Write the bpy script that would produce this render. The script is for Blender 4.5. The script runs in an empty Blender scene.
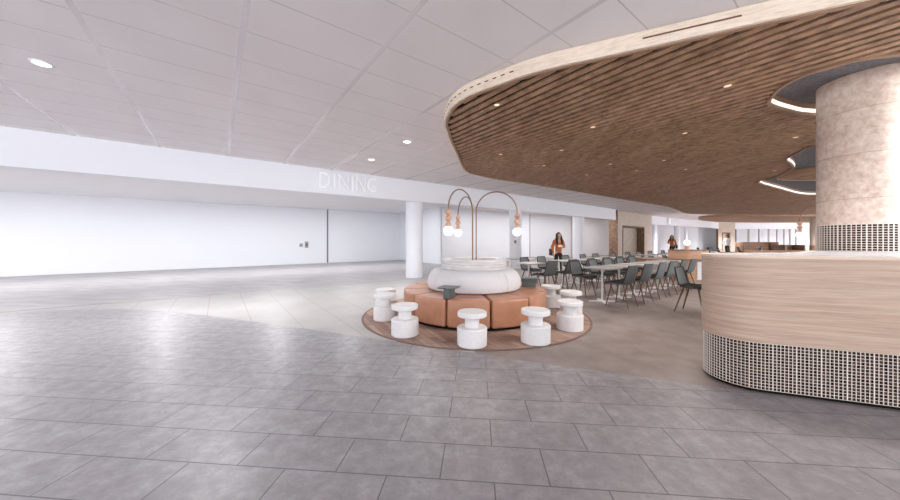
import bpy, bmesh, math, random
from mathutils import Vector, Matrix
random.seed(7)
SC = bpy.context.scene
COL = SC.collection
PI = math.pi
EYE, FPX = 1.35, 310.0

# ------------------------------------------------------------------ frame helpers
def P(s, t, z=0.0):                      # mall frame: s along the header, t away from it
    return Vector((.8*s-.6*t, .6*s+.8*t, z))
def ST(x, y):
    return (.8*x+.6*y, -.6*x+.8*y)
MALL = math.atan2(.6, .8)                # rotation of the mall frame

# ------------------------------------------------------------------ materials
def new_mat(name):
    m = bpy.data.materials.new(name); m.use_nodes = True
    nt = m.node_tree
    return m, nt, nt.nodes['Principled BSDF']
def lin(c):
    return tuple(((v/255)/12.92 if v/255 <= .04045 else ((v/255+.055)/1.055)**2.4) for v in c)+(1,)
def solid(name, rgb, rough=.5, metal=0.0, spec=.5):
    m, nt, b = new_mat(name)
    b.inputs['Base Color'].default_value = lin(rgb)
    b.inputs['Roughness'].default_value = rough
    b.inputs['Metallic'].default_value = metal
    b.inputs['Specular IOR Level'].default_value = spec
    return m
def emit(name, rgb, strength):
    m, nt, b = new_mat(name)
    b.inputs['Base Color'].default_value = lin(rgb)
    b.inputs['Emission Color'].default_value = lin(rgb)
    b.inputs['Emission Strength'].default_value = strength
    return m
def coords(nt, rot=0, scale=(1, 1, 1), loc=(0, 0, 0)):
    tc = nt.nodes.new('ShaderNodeTexCoord')
    mp = nt.nodes.new('ShaderNodeMapping')
    mp.inputs['Rotation'].default_value = (0, 0, rot)
    mp.inputs['Scale'].default_value = scale
    mp.inputs['Location'].default_value = loc
    nt.links.new(tc.outputs['Object'], mp.inputs['Vector'])
    return mp.outputs['Vector']
def noise(nt, vec, scale, detail=4, rough=.55, dist=0):
    n = nt.nodes.new('ShaderNodeTexNoise')
    n.inputs['Scale'].default_value = scale; n.inputs['Detail'].default_value = detail
    n.inputs['Roughness'].default_value = rough; n.inputs['Distortion'].default_value = dist
    nt.links.new(vec, n.inputs['Vector'])
    return n.outputs['Fac']
def ramp(nt, fac, stops):
    r = nt.nodes.new('ShaderNodeValToRGB')
    el = r.color_ramp.elements
    while len(el) < len(stops): el.new(.5)
    for e, (p, c) in zip(el, stops):
        e.position = p; e.color = lin(c)
    nt.links.new(fac, r.inputs['Fac'])
    return r.outputs['Color']
def math_(nt, op, a, b=None):
    n = nt.nodes.new('ShaderNodeMath'); n.operation = op
    for i, v in enumerate((a, b)):
        if v is None: continue
        if isinstance(v, (int, float)): n.inputs[i].default_value = v
        else: nt.links.new(v, n.inputs[i])
    return n.outputs[0]
def mix(nt, fac, a, b, mode='MIX'):
    n = nt.nodes.new('ShaderNodeMix'); n.data_type = 'RGBA'; n.blend_type = mode
    for sock, v in ((n.inputs[0], fac), (n.inputs[6], a), (n.inputs[7], b)):
        if isinstance(v, (int, float)): sock.default_value = v
        elif isinstance(v, tuple): sock.default_value = v
        else: nt.links.new(v, sock)
    return n.outputs[2]
def line_mask(nt, x, period, off, half):
    v = math_(nt, 'DIVIDE', math_(nt, 'SUBTRACT', x, off), period)
    v = math_(nt, 'ABSOLUTE', math_(nt, 'SUBTRACT', math_(nt, 'FRACT', math_(nt, 'ADD', v, .5)), .5))
    return math_(nt, 'LESS_THAN', math_(nt, 'MULTIPLY', v, period), half)
def sep(nt, vec):
    n = nt.nodes.new('ShaderNodeSeparateXYZ'); nt.links.new(vec, n.inputs[0]); return n.outputs
def mottled(name, c1, c2, scale, rough=.6, detail=5, spec=.4, stretch=(1, 1, 1), rot=0, lo=.35, hi=.68, bump=0.0):
    m, nt, b = new_mat(name)
    v = coords(nt, rot, stretch)
    f = noise(nt, v, scale, detail)
    nt.links.new(ramp(nt, f, [(lo, c1), (hi, c2)]), b.inputs['Base Color'])
    b.inputs['Roughness'].default_value = rough
    b.inputs['Specular IOR Level'].default_value = spec
    if bump:
        bp = nt.nodes.new('ShaderNodeBump'); bp.inputs['Strength'].default_value = bump
        bp.inputs['Distance'].default_value = .004
        nt.links.new(f, bp.inputs['Height']); nt.links.new(bp.outputs[0], b.inputs['Normal'])
    return m
def wood(name, c1, c2, c3, grain=9, stretch=(.35, .35, 7), rough=.45, rot=0, blotch=0, dk=205):
    m, nt, b = new_mat(name)
    v = coords(nt, rot, stretch)
    f = noise(nt, v, grain/4, 6, .6, .5)
    g = noise(nt, v, grain*1.7, 3, .6)
    if blotch: g = noise(nt, coords(nt, rot), blotch, 3, .6)
    a = ramp(nt, f, [(.3, c1), (.5, c2), (.7, c3)])
    d = ramp(nt, g, [(.3, (dk, dk-4, dk-8)), (.58, (255, 255, 255))])
    nt.links.new(mix(nt, .55, a, d, 'MULTIPLY'), b.inputs['Base Color'])
    b.inputs['Roughness'].default_value = rough
    b.inputs['Specular IOR Level'].default_value = .35
    return m

M = {}
M['white'] = solid('white_paint', (238, 240, 246), .6, 0, .3)
M['wall'] = solid('wall_paint', (232, 233, 238), .55, 0, .3)
M['soffit'] = solid('soffit_paint', (240, 238, 240), .7, 0, .2)
M['panelgrey'] = solid('shopfront_panel', (226, 226, 231), .45, 0, .4)
M['seam'] = solid('dark_seam', (120, 116, 116), .6)
M['downlight'] = emit('downlight_glow', (255, 252, 246), 2.2)
M['warmspot'] = emit('warm_spot_glow', (255, 226, 196), .55)
M['strip'] = emit('light_strip', (255, 247, 238), .55)
M['chrome'] = solid('brushed_steel', (176, 178, 182), .3, .9)
M['sign'] = emit('sign_white_glow', (252, 253, 255), .08)  # faint glow added so letters and plates read brighter than the header
M['signgrey'] = solid('sign_grey', (150, 146, 148), .5)
M['leather'] = mottled('tan_leather', (170, 118, 90), (182, 132, 106), 5, .36, 3, .45)
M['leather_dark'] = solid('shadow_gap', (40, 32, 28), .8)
M['cushion'] = mottled('pale_boucle', (206, 204, 206), (210, 208, 210), 20, .85, 2, .15)
M['marble'] = mottled('pale_marble', (196, 191, 190), (220, 216, 215), 4, .4, 5, .4, (1, 1, 5))
M['stool'] = mottled('white_terrazzo', (216, 214, 215), (223, 221, 222), 40, .45, 6, .4)
M['copper'] = solid('brushed_copper', (132, 102, 82), .4, .55)
M['bead'] = mottled('turned_wood_bead', (200, 156, 130), (220, 180, 156), 9, .4, 3)
M['globe'] = emit('opal_globe', (255, 253, 250), .8)
M['traydark'] = solid('dark_green_metal', (84, 90, 88), .5, 0, .4)
M['chair'] = solid('grey_shell', (108, 111, 112), .55, 0, .35)
M['chair_shaded'] = solid('shaded_shell', (44, 46, 46), .6, 0, .3)  # darkened copy of the grey shell, standing in for shade
M['seatpad'] = solid('black_seat_pad', (38, 39, 38), .8, 0, .2)
M['trim'] = solid('black_piping', (48, 49, 48), .6, 0, .3)
M['legwood'] = wood('walnut_leg', (104, 80, 66), (118, 92, 76), (130, 104, 88))
M['tabletop'] = solid('pale_laminate', (162, 158, 158), .4, 0, .4)
M['tablebase'] = solid('white_powder_coat', (226, 224, 224), .4, 0, .4)
M['oak'] = wood('pale_oak', (180, 153, 134), (190, 166, 148), (200, 179, 162), 8, (.25, .25, 11))
M['oakedge'] = solid('oak_edge', (216, 196, 178), .45)
M['oakband'] = wood('canopy_band_oak', (236, 218, 198), (241, 225, 207), (245, 231, 216), 8, (.6, .6, 5), .5)
M['slat'] = wood('canopy_slat_wood', (156, 120, 93), (172, 136, 108), (190, 154, 126), 10, (2.2, .3, 5), .6, -MALL, 8.5, 112)
M['slatrim'] = solid('canopy_rim_wood', (150, 118, 94), .5)
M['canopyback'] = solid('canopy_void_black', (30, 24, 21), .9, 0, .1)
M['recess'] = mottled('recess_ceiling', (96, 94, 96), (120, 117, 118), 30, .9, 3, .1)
M['slot'] = solid('slot_brown', (120, 82, 60), .7)
M['slotdark'] = solid('slot_dark', (52, 40, 34), .7)
M['worktop'] = solid('polished_pale_stone', (214, 212, 214), .2, 0, .8)
M['plinth'] = solid('black_plinth', (18, 16, 15), .8, 0, .2)
M['glaze'] = solid('glazed_tile_grid', (232, 222, 214), .35, 0, .5)
M['holes'] = mottled('tile_hollow', (9, 8, 7), (104, 76, 60), 55, .8, 2, .2, lo=.42, hi=.66)
M['dining_wood'] = wood('warm_oak', (186, 146, 116), (198, 160, 132), (208, 174, 148), 8, (.6, .6, 6))
M['brownwood'] = wood('brown_timber', (128, 98, 78), (144, 112, 90), (156, 124, 102), 8, (.6, .6, 6))
M['portaldark'] = mottled('brown_stone_reveal', (112, 84, 66), (150, 120, 98), 7, .7)
M['skin'] = solid('skin', (206, 160, 132), .5, 0, .3)
M['hair'] = solid('dark_hair', (36, 28, 26), .6, 0, .3)
M['jumper'] = mottled('rust_orange_knit', (178, 104, 66), (196, 122, 82), 60, .9, 3, .1)
M['jeans'] = solid('charcoal_trousers', (50, 50, 52), .85, 0, .1)
M['shirt'] = solid('white_shirt', (232, 232, 236), .8, 0, .15)
M['shoe'] = solid('dark_shoe', (36, 33, 32), .5)
M['bag'] = solid('black_bag', (44, 36, 34), .55)
M['phone'] = solid('pale_phone', (228, 226, 226), .3)
M['mullion'] = solid('grey_mullion', (168, 160, 160), .5)
M['darkframe'] = solid('dark_frame', (84, 84, 90), .5)

def travertine(name, c1, c2, c3, block=.55):
    m, nt, b = new_mat(name)
    v = coords(nt)
    f = noise(nt, v, 15, 9, .7, .2)
    g = noise(nt, coords(nt, 0, (1, 1, 2.6)), 2.2, 3)
    a = ramp(nt, f, [(.32, c1), (.5, c2), (.66, c3)])
    a = mix(nt, .45, a, ramp(nt, g, [(.3, (226, 214, 205)), (.65, (255, 255, 255))]), 'MULTIPLY')
    lm = line_mask(nt, sep(nt, v)[2], block, .1, .004)
    nt.links.new(mix(nt, math_(nt, 'MULTIPLY', lm, .55), a, lin((150, 128, 112))), b.inputs['Base Color'])
    b.inputs['Roughness'].default_value = .42
    return m
M['travertine'] = travertine('travertine', (200, 174, 156), (222, 203, 190), (236, 224, 214))
M['portal'] = travertine('portal_travertine', (172, 150, 132), (198, 182, 168), (216, 204, 193), .9)

def mat_ceiling():
    m, nt, b = new_mat('ceiling_tiles')
    v = coords(nt, -MALL)
    o = sep(nt, v)
    main = line_mask(nt, o[0], 1.232, -1.03, .027)
    cross = line_mask(nt, o[1], .6, 1.27, .0065)
    f = noise(nt, coords(nt, -MALL, (1, .3, 1)), 1.2, 4)
    tile = ramp(nt, f, [(.35, (228, 223, 224)), (.65, (234, 229, 230))])
    c = mix(nt, cross, tile, lin((212, 207, 208)))
    c = mix(nt, main, c, lin((222, 217, 219)))
    nt.links.new(c, b.inputs['Base Color'])
    mx = math_(nt, 'MAXIMUM', main, cross)
    nt.links.new(math_(nt, 'SUBTRACT', .75, math_(nt, 'MULTIPLY', mx, .65)), b.inputs['Roughness'])
    nt.links.new(math_(nt, 'ADD', .3, math_(nt, 'MULTIPLY', mx, .7)), b.inputs['Specular IOR Level'])
    return m
M['ceiling'] = mat_ceiling()

def mat_grey_tile():
    m, nt, b = new_mat('grey_stone_tile')
    v = coords(nt, math.radians(5), (1, 1, 1), (.515, -1.735, 0))
    br = nt.nodes.new('ShaderNodeTexBrick')
    nt.links.new(v, br.inputs['Vector'])
    br.offset = .5; br.offset_frequency = 2; br.squash = 1
    br.inputs['Color1'].default_value = (.46, .46, .46, 1)
    br.inputs['Color2'].default_value = (.54, .54, .54, 1)
    br.inputs['Mortar'].default_value = (0, 0, 0, 1)
    br.inputs['Scale'].default_value = 1
    br.inputs['Mortar Size'].default_value = .0035
    br.inputs['Mortar Smooth'].default_value = .1
    br.inputs['Brick Width'].default_value = .61
    br.inputs['Row Height'].default_value = .306
    f = noise(nt, coords(nt), 8, 12, .74)
    base = ramp(nt, f, [(.32, (124, 121, 123)), (.5, (140, 136, 139)), (.66, (156, 152, 155))])
    tone = mix(nt, .35, base, br.outputs['Color'], 'OVERLAY')
    p = noise(nt, coords(nt, .4, (1, 2.2, 1)), 26, 3, .6)
    pit = math_(nt, 'GREATER_THAN', p, .645)
    tone = mix(nt, math_(nt, 'MULTIPLY', pit, .5), tone, lin((118, 112, 112)))
    col = mix(nt, br.outputs['Fac'], tone, lin((84, 82, 85)))
    nt.links.new(col, b.inputs['Base Color'])
    nt.links.new(ramp(nt, f, [(.3, (178, 178, 178)), (.7, (150, 150, 150))]), b.inputs['Roughness'])
    b.inputs['Specular IOR Level'].default_value = .6
    return m
M['tile'] = mat_grey_tile()
def mat_pale():
    m, nt, b = new_mat('pale_floor_slab')
    o = sep(nt, coords(nt, -MALL))
    f = noise(nt, coords(nt), 1.5, 5)
    base = ramp(nt, f, [(.35, (166, 162, 161)), (.65, (175, 171, 170))])
    l1 = line_mask(nt, o[0], .6, -.146, .005)
    l2 = line_mask(nt, o[1], .3, .1, .003)
    c = mix(nt, math_(nt, 'MULTIPLY', l2, .3), base, lin((156, 151, 150)))
    c = mix(nt, l1, c, lin((150, 130, 118)))
    nt.links.new(c, b.inputs['Base Color']); b.inputs['Roughness'].default_value = .5
    return m
M['pale'] = mat_pale()
M['backfloor'] = mottled('back_hall_floor', (156, 153, 155), (180, 177, 179), 3, .5, 6, .4, (.4, 1.6, 1), -MALL)
M['diningfloor'] = mottled('dining_concrete', (130, 118, 115), (150, 138, 134), 3.2, .45, 7, .4)
def mat_rug():
    m, nt, b = new_mat('plank_rug')
    v = coords(nt, math.radians(62))
    br = nt.nodes.new('ShaderNodeTexBrick')
    nt.links.new(v, br.inputs['Vector'])
    br.offset = .37
    br.inputs['Color1'].default_value = lin((146, 118, 108)); br.inputs['Color2'].default_value = lin((190, 162, 146))
    br.inputs['Mortar'].default_value = lin((128, 102, 92)); br.inputs['Scale'].default_value = 1
    br.inputs['Mortar Size'].default_value = .003; br.inputs['Brick Width'].default_value = .62
    br.inputs['Row Height'].default_value = .085
    f = noise(nt, coords(nt, math.radians(62), (1, 6, 1)), 4, 5)
    nt.links.new(mix(nt, .6, br.outputs['Color'], ramp(nt, f, [(.3, (196, 186, 180)), (.7, (255, 255, 255))]), 'MULTIPLY'), b.inputs['Base Color'])
    b.inputs['Roughness'].default_value = .65
    return m
M['rug'] = mat_rug()
M['rugedge'] = solid('rug_binding', (120, 96, 86), .8)

# ------------------------------------------------------------------ mesh helpers
def add_box(bm, x0, x1, y0, y1, z0, z1, mtx=None):
    vs = [bm.verts.new((x, y, z)) for z in (z0, z1) for y in (y0, y1) for x in (x0, x1)]
    for f in ((0, 2, 3, 1), (4, 5, 7, 6), (0, 1, 5, 4), (2, 6, 7, 3), (0, 4, 6, 2), (1, 3, 7, 5)):
        bm.faces.new([vs[i] for i in f])
    if mtx is not None:
        bmesh.ops.transform(bm, matrix=mtx, verts=vs)
    return vs
def add_prism(bm, poly, z0, z1):
    lo = [bm.verts.new((p[0], p[1], z0)) for p in poly]
    hi = [bm.verts.new((p[0], p[1], z1)) for p in poly]
    n = len(poly)
    bm.faces.new(lo[::-1]); bm.faces.new(hi)
    for i in range(n):
        bm.faces.new((lo[i], lo[(i+1) % n], hi[(i+1) % n], hi[i]))
def add_lathe(bm, prof, seg=32, cx=0, cy=0, cap=True):
    rings = []
    for r, z in prof:
        rings.append([bm.verts.new((cx+r*math.cos(2*PI*k/seg), cy+r*math.sin(2*PI*k/seg), z)) for k in range(seg)])
    for a, b in zip(rings, rings[1:]):
        for k in range(seg):
            bm.faces.new((a[k], a[(k+1) % seg], b[(k+1) % seg], b[k]))
    if cap:
        bm.faces.new(rings[0][::-1]); bm.faces.new(rings[-1])
def add_tube(bm, pts, r, seg=10, closed=False):
    pts = [Vector(p) for p in pts]
    rad = r if isinstance(r, (list, tuple)) else [r]*len(pts)
    rings = []
    n = len(pts)
    up = None
    for i, p in enumerate(pts):
        a = pts[i-1] if (i or closed) else p
        b = pts[(i+1) % n] if (i < n-1 or closed) else p
        d = (b-a).normalized()
        if up is None:
            up = Vector((0, 0, 1)) if abs(d.z) < .9 else Vector((1, 0, 0))
        x = d.cross(up).normalized(); y = x.cross(d).normalized(); up = y
        rings.append([bm.verts.new(p+rad[i]*(math.cos(2*PI*k/seg)*x+math.sin(2*PI*k/seg)*y)) for k in range(seg)])
    pairs = list(zip(rings, rings[1:]))
    if closed: pairs.append((rings[-1], rings[0]))
    for a, b in pairs:
        for k in range(seg):
            bm.faces.new((a[k], a[(k+1) % seg], b[(k+1) % seg], b[k]))
    if not closed:
        bm.faces.new(rings[0][::-1]); bm.faces.new(rings[-1])
def add_sphere(bm, c, r, seg=16, squash=(1, 1, 1)):
    mt = Matrix.Translation(Vector(c)) @ Matrix.Diagonal((squash[0], squash[1], squash[2], 1))
    return bmesh.ops.create_uvsphere(bm, u_segments=seg, v_segments=max(8, seg*3//4), radius=r, matrix=mt)['verts']
def bevel(bm, off, seg=2, ang=40):
    bmesh.ops.recalc_face_normals(bm, faces=bm.faces)
    es = [e for e in bm.edges if len(e.link_faces) == 2 and e.calc_face_angle(0) > math.radians(ang)]
    bmesh.ops.bevel(bm, geom=es, offset=off, segments=seg, affect='EDGES', profile=.5, clamp_overlap=True)
def obj(name, bm, mat, parent=None, loc=None, rotz=0, smooth=35):
    bmesh.ops.recalc_face_normals(bm, faces=bm.faces)
    me = bpy.data.meshes.new(name); bm.to_mesh(me); bm.free()
    me.materials.append(mat)
    if smooth:
        for p in me.polygons: p.use_smooth = True
        me.set_sharp_from_angle(angle=math.radians(smooth))
    o = bpy.data.objects.new(name, me); COL.objects.link(o)
    if parent is not None: o.parent = parent
    if loc is not None: o.location = loc
    o.rotation_euler.z = rotz
    return o
def empty(name, loc=(0, 0, 0), rotz=0):
    o = bpy.data.objects.new(name, None); COL.objects.link(o)
    o.location = loc; o.rotation_euler = (0, 0, rotz); o.empty_display_size = .1
    return o
def tag(o, label, cat, group=None, kind=None):
    o['label'] = label; o['category'] = cat
    if group: o['group'] = group
    if kind: o['kind'] = kind
    return o
def struct(name, bm, mat, label=None, parent=None, smooth=35):
    o = obj(name, bm, mat, parent, smooth=smooth)
    if parent is None: o['kind'] = 'structure'
    if label: o['label'] = label
    return o
def copy_tree(o, parent=None):
    c = o.copy(); COL.objects.link(c); c.parent = parent
    for ch in list(o.children): copy_tree(ch, c)
    return c
def smooth_closed(pts, n=6):                # Catmull-Rom closed curve
    out = []; m = len(pts)
    for i in range(m):
        p0, p1, p2, p3 = (Vector(pts[(i+k-1) % m]) for k in range(4))
        for k in range(n):
            u = k/n
            out.append(.5*((2*p1)+(p2-p0)*u+(2*p0-5*p1+4*p2-p3)*u*u+(3*p1-p0-3*p2+p3)*u**3))
    return out
def text_mesh(body, size, depth, mat, name, parent=None):
    cu = bpy.data.curves.new(name, 'FONT'); cu.body = body; cu.size = size; cu.extrude = depth/2
    cu.offset = -.011 if size > .5 else 0; cu.align_x = 'CENTER'; cu.align_y = 'BOTTOM_BASELINE'
    tmp = bpy.data.objects.new('tmp_text', cu); COL.objects.link(tmp)
    dg = bpy.context.evaluated_depsgraph_get(); dg.update()
    me = bpy.data.meshes.new_from_object(tmp.evaluated_get(dg))
    bpy.data.objects.remove(tmp); bpy.data.curves.remove(cu)
    me.materials.clear(); me.materials.append(mat)
    me.transform(Matrix.Rotation(PI/2, 4, 'X'))
    o = bpy.data.objects.new(name, me); COL.objects.link(o)
    if parent is not None: o.parent = parent
    return o

# ------------------------------------------------------------------ camera
cam = bpy.data.cameras.new('camera'); cam.sensor_width = 36; cam.lens = 36*FPX/900
cam.shift_y = -10/900; cam.clip_start = .05; cam.clip_end = 300
co = bpy.data.objects.new('camera', cam); COL.objects.link(co)
co.location = (0, 0, EYE); co.rotation_euler = (PI/2, 0, 0)
SC.camera = co

# ------------------------------------------------------------------ setting
CZ, HZ, BZ = 3.42, 2.70, 3.15            # ceiling, header underside, back hall ceiling
hall = [(-13, -5), (7, -5), (12, 3.5), (31, 20), (60, 43), (30, 62), (-26, 22)]
bm = bmesh.new(); add_prism(bm, hall, -.2, 0); struct('floor', bm, M['diningfloor'], 'brown-grey concrete floor under the dining tables')
bm = bmesh.new(); add_prism(bm, hall, CZ, CZ+.25); struct('ceiling', bm, M['ceiling'], 'pale grey tiled ceiling with wide joints')
# grey stone tiles: everything on this side of the line parallel to the counter
edge = [(-9.0, 5.35), (-8.32, 5.72), (-7.3, 5.98), (-6.3, 6.05), (-5.3, 5.86), (-4.3, 5.52), (-3.2, 5.10), (-2.07, 4.66), (-.98, 4.22), (.977, 3.40), (2.45, 2.83), (5.2, 1.77), (9.6, .05), (7, -5), (-13, -5), (-13, 2.6)]
bm = bmesh.new(); add_prism(bm, edge, 0, .003); struct('floor_front', bm, M['tile'], 'grey stone tiles in running bond in the foreground')
pale = [(-8.32, 5.72), (-7.3, 5.98), (-6.3, 6.05), (-5.3, 5.86), (-4.3, 5.52), (-3.2, 5.10), (-2.07, 4.66), (-.98, 4.22), (.3, 3.69), (.5, 8), tuple(P(6.6, 9.4)[:2]), tuple(P(-2.5, 9.62)[:2])]
bm = bmesh.new(); add_prism(bm, pale, 0, .002); struct('floor_pale', bm, M['pale'], 'pale slab floor strip in front of the back hall')
bf = [tuple(P(s, t)[:2]) for s, t in ((-20, 9.9), (-2.6, 9.68), (6.2, 9.28), (9.85, 9.35), (9.85, 18.9), (-20, 18.9))]
bm = bmesh.new(); add_prism(bm, bf, 0, .0045); struct('floor_back', bm, M['backfloor'], 'grey streaked floor of the empty back hall')
# header over the back hall, with its soffit
def strip(bm, pts, z0, z1, th):
    for (a, b) in zip(pts, pts[1:]):
        a, b = Vector(a), Vector(b); d = (b-a).normalized(); n = Vector((-d.y, d.x))*th
        add_prism(bm, [a, b, b+n, a+n], z0, z1)
hd = [tuple(P(s, t)[:2]) for s, t in ((-16, 9.4), (8, 9.4), (21.5, 10.02))]
bm = bmesh.new(); strip(bm, hd, HZ, CZ, .18); struct('wall_header', bm, M['white'], 'long white header beam carrying the lettering')
bm = bmesh.new()
add_prism(bm, [tuple(P(s, t)[:2]) for s, t in ((-16, 9.58), (8, 9.58), (20, 10.2), (29, 13.2), (29, 14), (9.9, 14), (9.9, 19.2), (-16, 19.2))], BZ, BZ+.2)
struct('ceiling_back', bm, M['soffit'], 'lower ceiling of the back hall')
def wall_st(name, s0, t0, s1, t1, z0, z1, mat, th=.15, label=None):
    bm = bmesh.new(); strip(bm, [tuple(P(s0, t0)[:2]), tuple(P(s1, t1)[:2])], z0, z1, th)
    return struct(name, bm, mat, label)
wall_st('wall_back', -16, 18.9, 9.85, 18.9, 0, BZ, M['wall'], label='white back wall of the empty hall')
bm = bmesh.new(); add_prism(bm, [tuple(P(s, t)[:2]) for s, t in ((9.85, 13.87), (10.0, 14.02), (10.0, 18.9), (9.85, 18.9))], 0, BZ); struct('wall_return', bm, M['wall'])
wall_st('wall_shopfront', 9.85, 13.87, 29.3, 13.87, 0, BZ, M['panelgrey'], label='pale shopfront wall behind the dining tables')
def s_of(px, t):
    k = (px-450)/FPX; return t*(.8*k+.6)/(.8-.6*k)
# seams in the walls (trim)
def seam(n, s, t, w=.05, z1=BZ, mat='seam'):
    bm = bmesh.new(); p = P(s, t)
    add_box(bm, -w/2, w/2, -.02, .0, 0.01, z1-.005, Matrix.Translation(p) @ Matrix.Rotation(MALL, 4, 'Z'))
    return struct('trim_%d' % n, bm, M[mat], smooth=0)
seam(1, s_of(327.5, 18.9), 18.9, .075)
seam(2, s_of(525.5, 13.87), 13.87, s_of(529, 13.87)-s_of(522, 13.87), BZ, 'white')
seam(3, s_of(571.3, 13.87), 13.87, .07, BZ, 'mullion')
seam(4, s_of(529.8, 13.87), 13.87, .06, BZ, 'mullion')
bm = bmesh.new(); add_box(bm, -14, 9.8, -.02, 0, .005, .05, Matrix.Translation(P(0, 18.9)) @ Matrix.Rotation(MALL, 4, 'Z')); struct('baseboard_back', bm, M['panelgrey'], smooth=0)

def column(s, t, r, label):
    bm = bmesh.new(); add_lathe(bm, [(r, 0.005), (r, BZ-.001)], 40)
    o = obj('round_column', bm, M['white'], loc=P(s, t)); o['kind'] = 'structure'; o['label'] = label; return o
column(s_of(414.2, 9.76), 9.76, .305, 'white round column at the corner of the back hall')
column(s_of(515.3, 9.95), 9.95, .275, 'white round column behind the right arm of the arch lamp')
column(s_of(578.5, 10.2), 10.2, .31, 'white round column behind the rows of dining chairs')

# wall devices
def device(s, t, z, label, w=.16, h=.2):
    r = empty('wall_reader', P(s, t, z), MALL)
    bm = bmesh.new(); add_box(bm, -w/2, w/2, -.04, 0, -h/2, h/2); bevel(bm, .01, 2); obj('cover_plate', bm, M['tabletop'], r)
    bm = bmesh.new(); add_box(bm, -w/4, w/4, -.055, -.04, -h/4, h/5); obj('reader_window', bm, M['darkframe'], r)
    return tag(r, label, 'card reader')
X, Y = (306.5-450)/310, 1
k = 18.9/(.8-.6*X); s_dev = .8*X*k+.6*k
device(s_dev, 18.9, EYE-4.6/310*k, 'small beige card reader on the white back wall of the hall', .18, .36)
r = empty('door_pull', P(s_dev-.28, 18.9, EYE-5/310*k), MALL)
bm = bmesh.new(); add_box(bm, -.09, .09, -.03, 0, -.1, .1); bevel(bm, .01); obj('back_plate', bm, M['chrome'], r)
bm = bmesh.new(); add_tube(bm, [(-.05, -.03, 0), (-.05, -.08, 0), (.05, -.08, 0), (.05, -.03, 0)], .014); obj('lever', bm, M['darkframe'], r)
tag(r, 'small dark lever handle on the white back wall', 'door handle')
p = P(s_of(515.3, 9.95), 9.95); d = Vector((-p.x, -p.y, 0)).normalized()
r = empty('thermostat', (p.x+d.x*.292, p.y+d.y*.292, EYE-1.8/310*p.y), math.atan2(d.y, d.x)+PI/2)
bm = bmesh.new(); add_box(bm, -.05, .05, -.03, .012, -.08, .08); bevel(bm, .008); obj('cover_plate', bm, M['mullion'], r)
bm = bmesh.new(); add_box(bm, -.03, .03, -.036, -.03, -.02, .05); obj('display', bm, M['darkframe'], r)
tag(r, 'tiny grey thermostat on the white column below the lamp globe', 'thermostat')

# header lettering
sc0 = s_of(346, 9.4)
sg = empty('dining_sign', P(sc0, 9.385, 2.86), MALL)
tag(sg, 'raised white letters DINING on the long white header', 'sign')
for ch, px in zip('DINING', (324, 334, 343, 352, 360.3, 371.3)):
    o = text_mesh(ch, .66, .05, M['sign'], 'letter', sg); o.location = (s_of(px, 9.4)-sc0, -.03, 0); o.scale.x = .72
def number_sign(s, t, z, txt, label, rot=MALL, loc=None):
    r = empty('unit_number_sign', loc if loc is not None else P(s, t, z), rot)
    pts = []
    for cx, cy, a0 in ((.2, .2, 0), (-.2, .2, 90), (-.2, -.2, 180), (.2, -.2, 270)):
        for k in range(5):
            a = math.radians(a0+k*22.5); pts.append((cx+.09*math.cos(a), 0, cy+.09*math.sin(a)))
    bm = bmesh.new(); vs = [bm.verts.new(q) for q in pts]; f = bm.faces.new(vs)
    e = bmesh.ops.extrude_face_region(bm, geom=[f]); bmesh.ops.translate(bm, verts=[v for v in e['geom'] if isinstance(v, bmesh.types.BMVert)], vec=(0, -.04, 0))
    obj('plate', bm, M['sign'], r)
    bm = bmesh.new(); add_tube(bm, [(q[0], -.04, q[2]) for q in pts], .008, 6, True); obj('outline', bm, M['signgrey'], r)
    if txt:
        o = text_mesh(txt, .38, .01, M['signgrey'], 'numerals', r); o.location = (0, -.046, -.13)
    return tag(r, label, 'sign')
tt = 9.4+(18.15-8)*(.65/12.1)
number_sign(18.15, tt-.02, 3.07, '12', 'square rounded sign reading 12 on the header before the stone portal', MALL+.05)

# ceiling downlights
def downlight(x, y, r0, label):
    r = empty('ceiling_downlight', (x, y, CZ)); 
    bm = bmesh.new(); add_lathe(bm, [(r0*.82, -.001), (r0*.82, -.012), (r0, -.012), (r0*1.03, 0)], 32, cap=False); obj('trim_ring', bm, M['white'], r)
    bm = bmesh.new(); add_lathe(bm, [(r0*.82, -.007), (r0*.82, -.003)], 32); obj('lens', bm, M['downlight'], r)
    return tag(r, label, 'downlight', 'round ceiling downlights')
def ceil_pt(u, v): 
    y = (CZ-EYE)*FPX/(240-v); return ((u-450)/FPX*y, y)
for u, v, r0, l in ((41.5, 63, .09, 'large round lit downlight in the ceiling at far left'),
                    (371.5, 159.5, .085, 'lit downlight in the ceiling nearest the letters'),
                    (407, 141.5, .095, 'lit downlight in the ceiling nearest the canopy tip')):
    downlight(*ceil_pt(u, v), r0, l)

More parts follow.
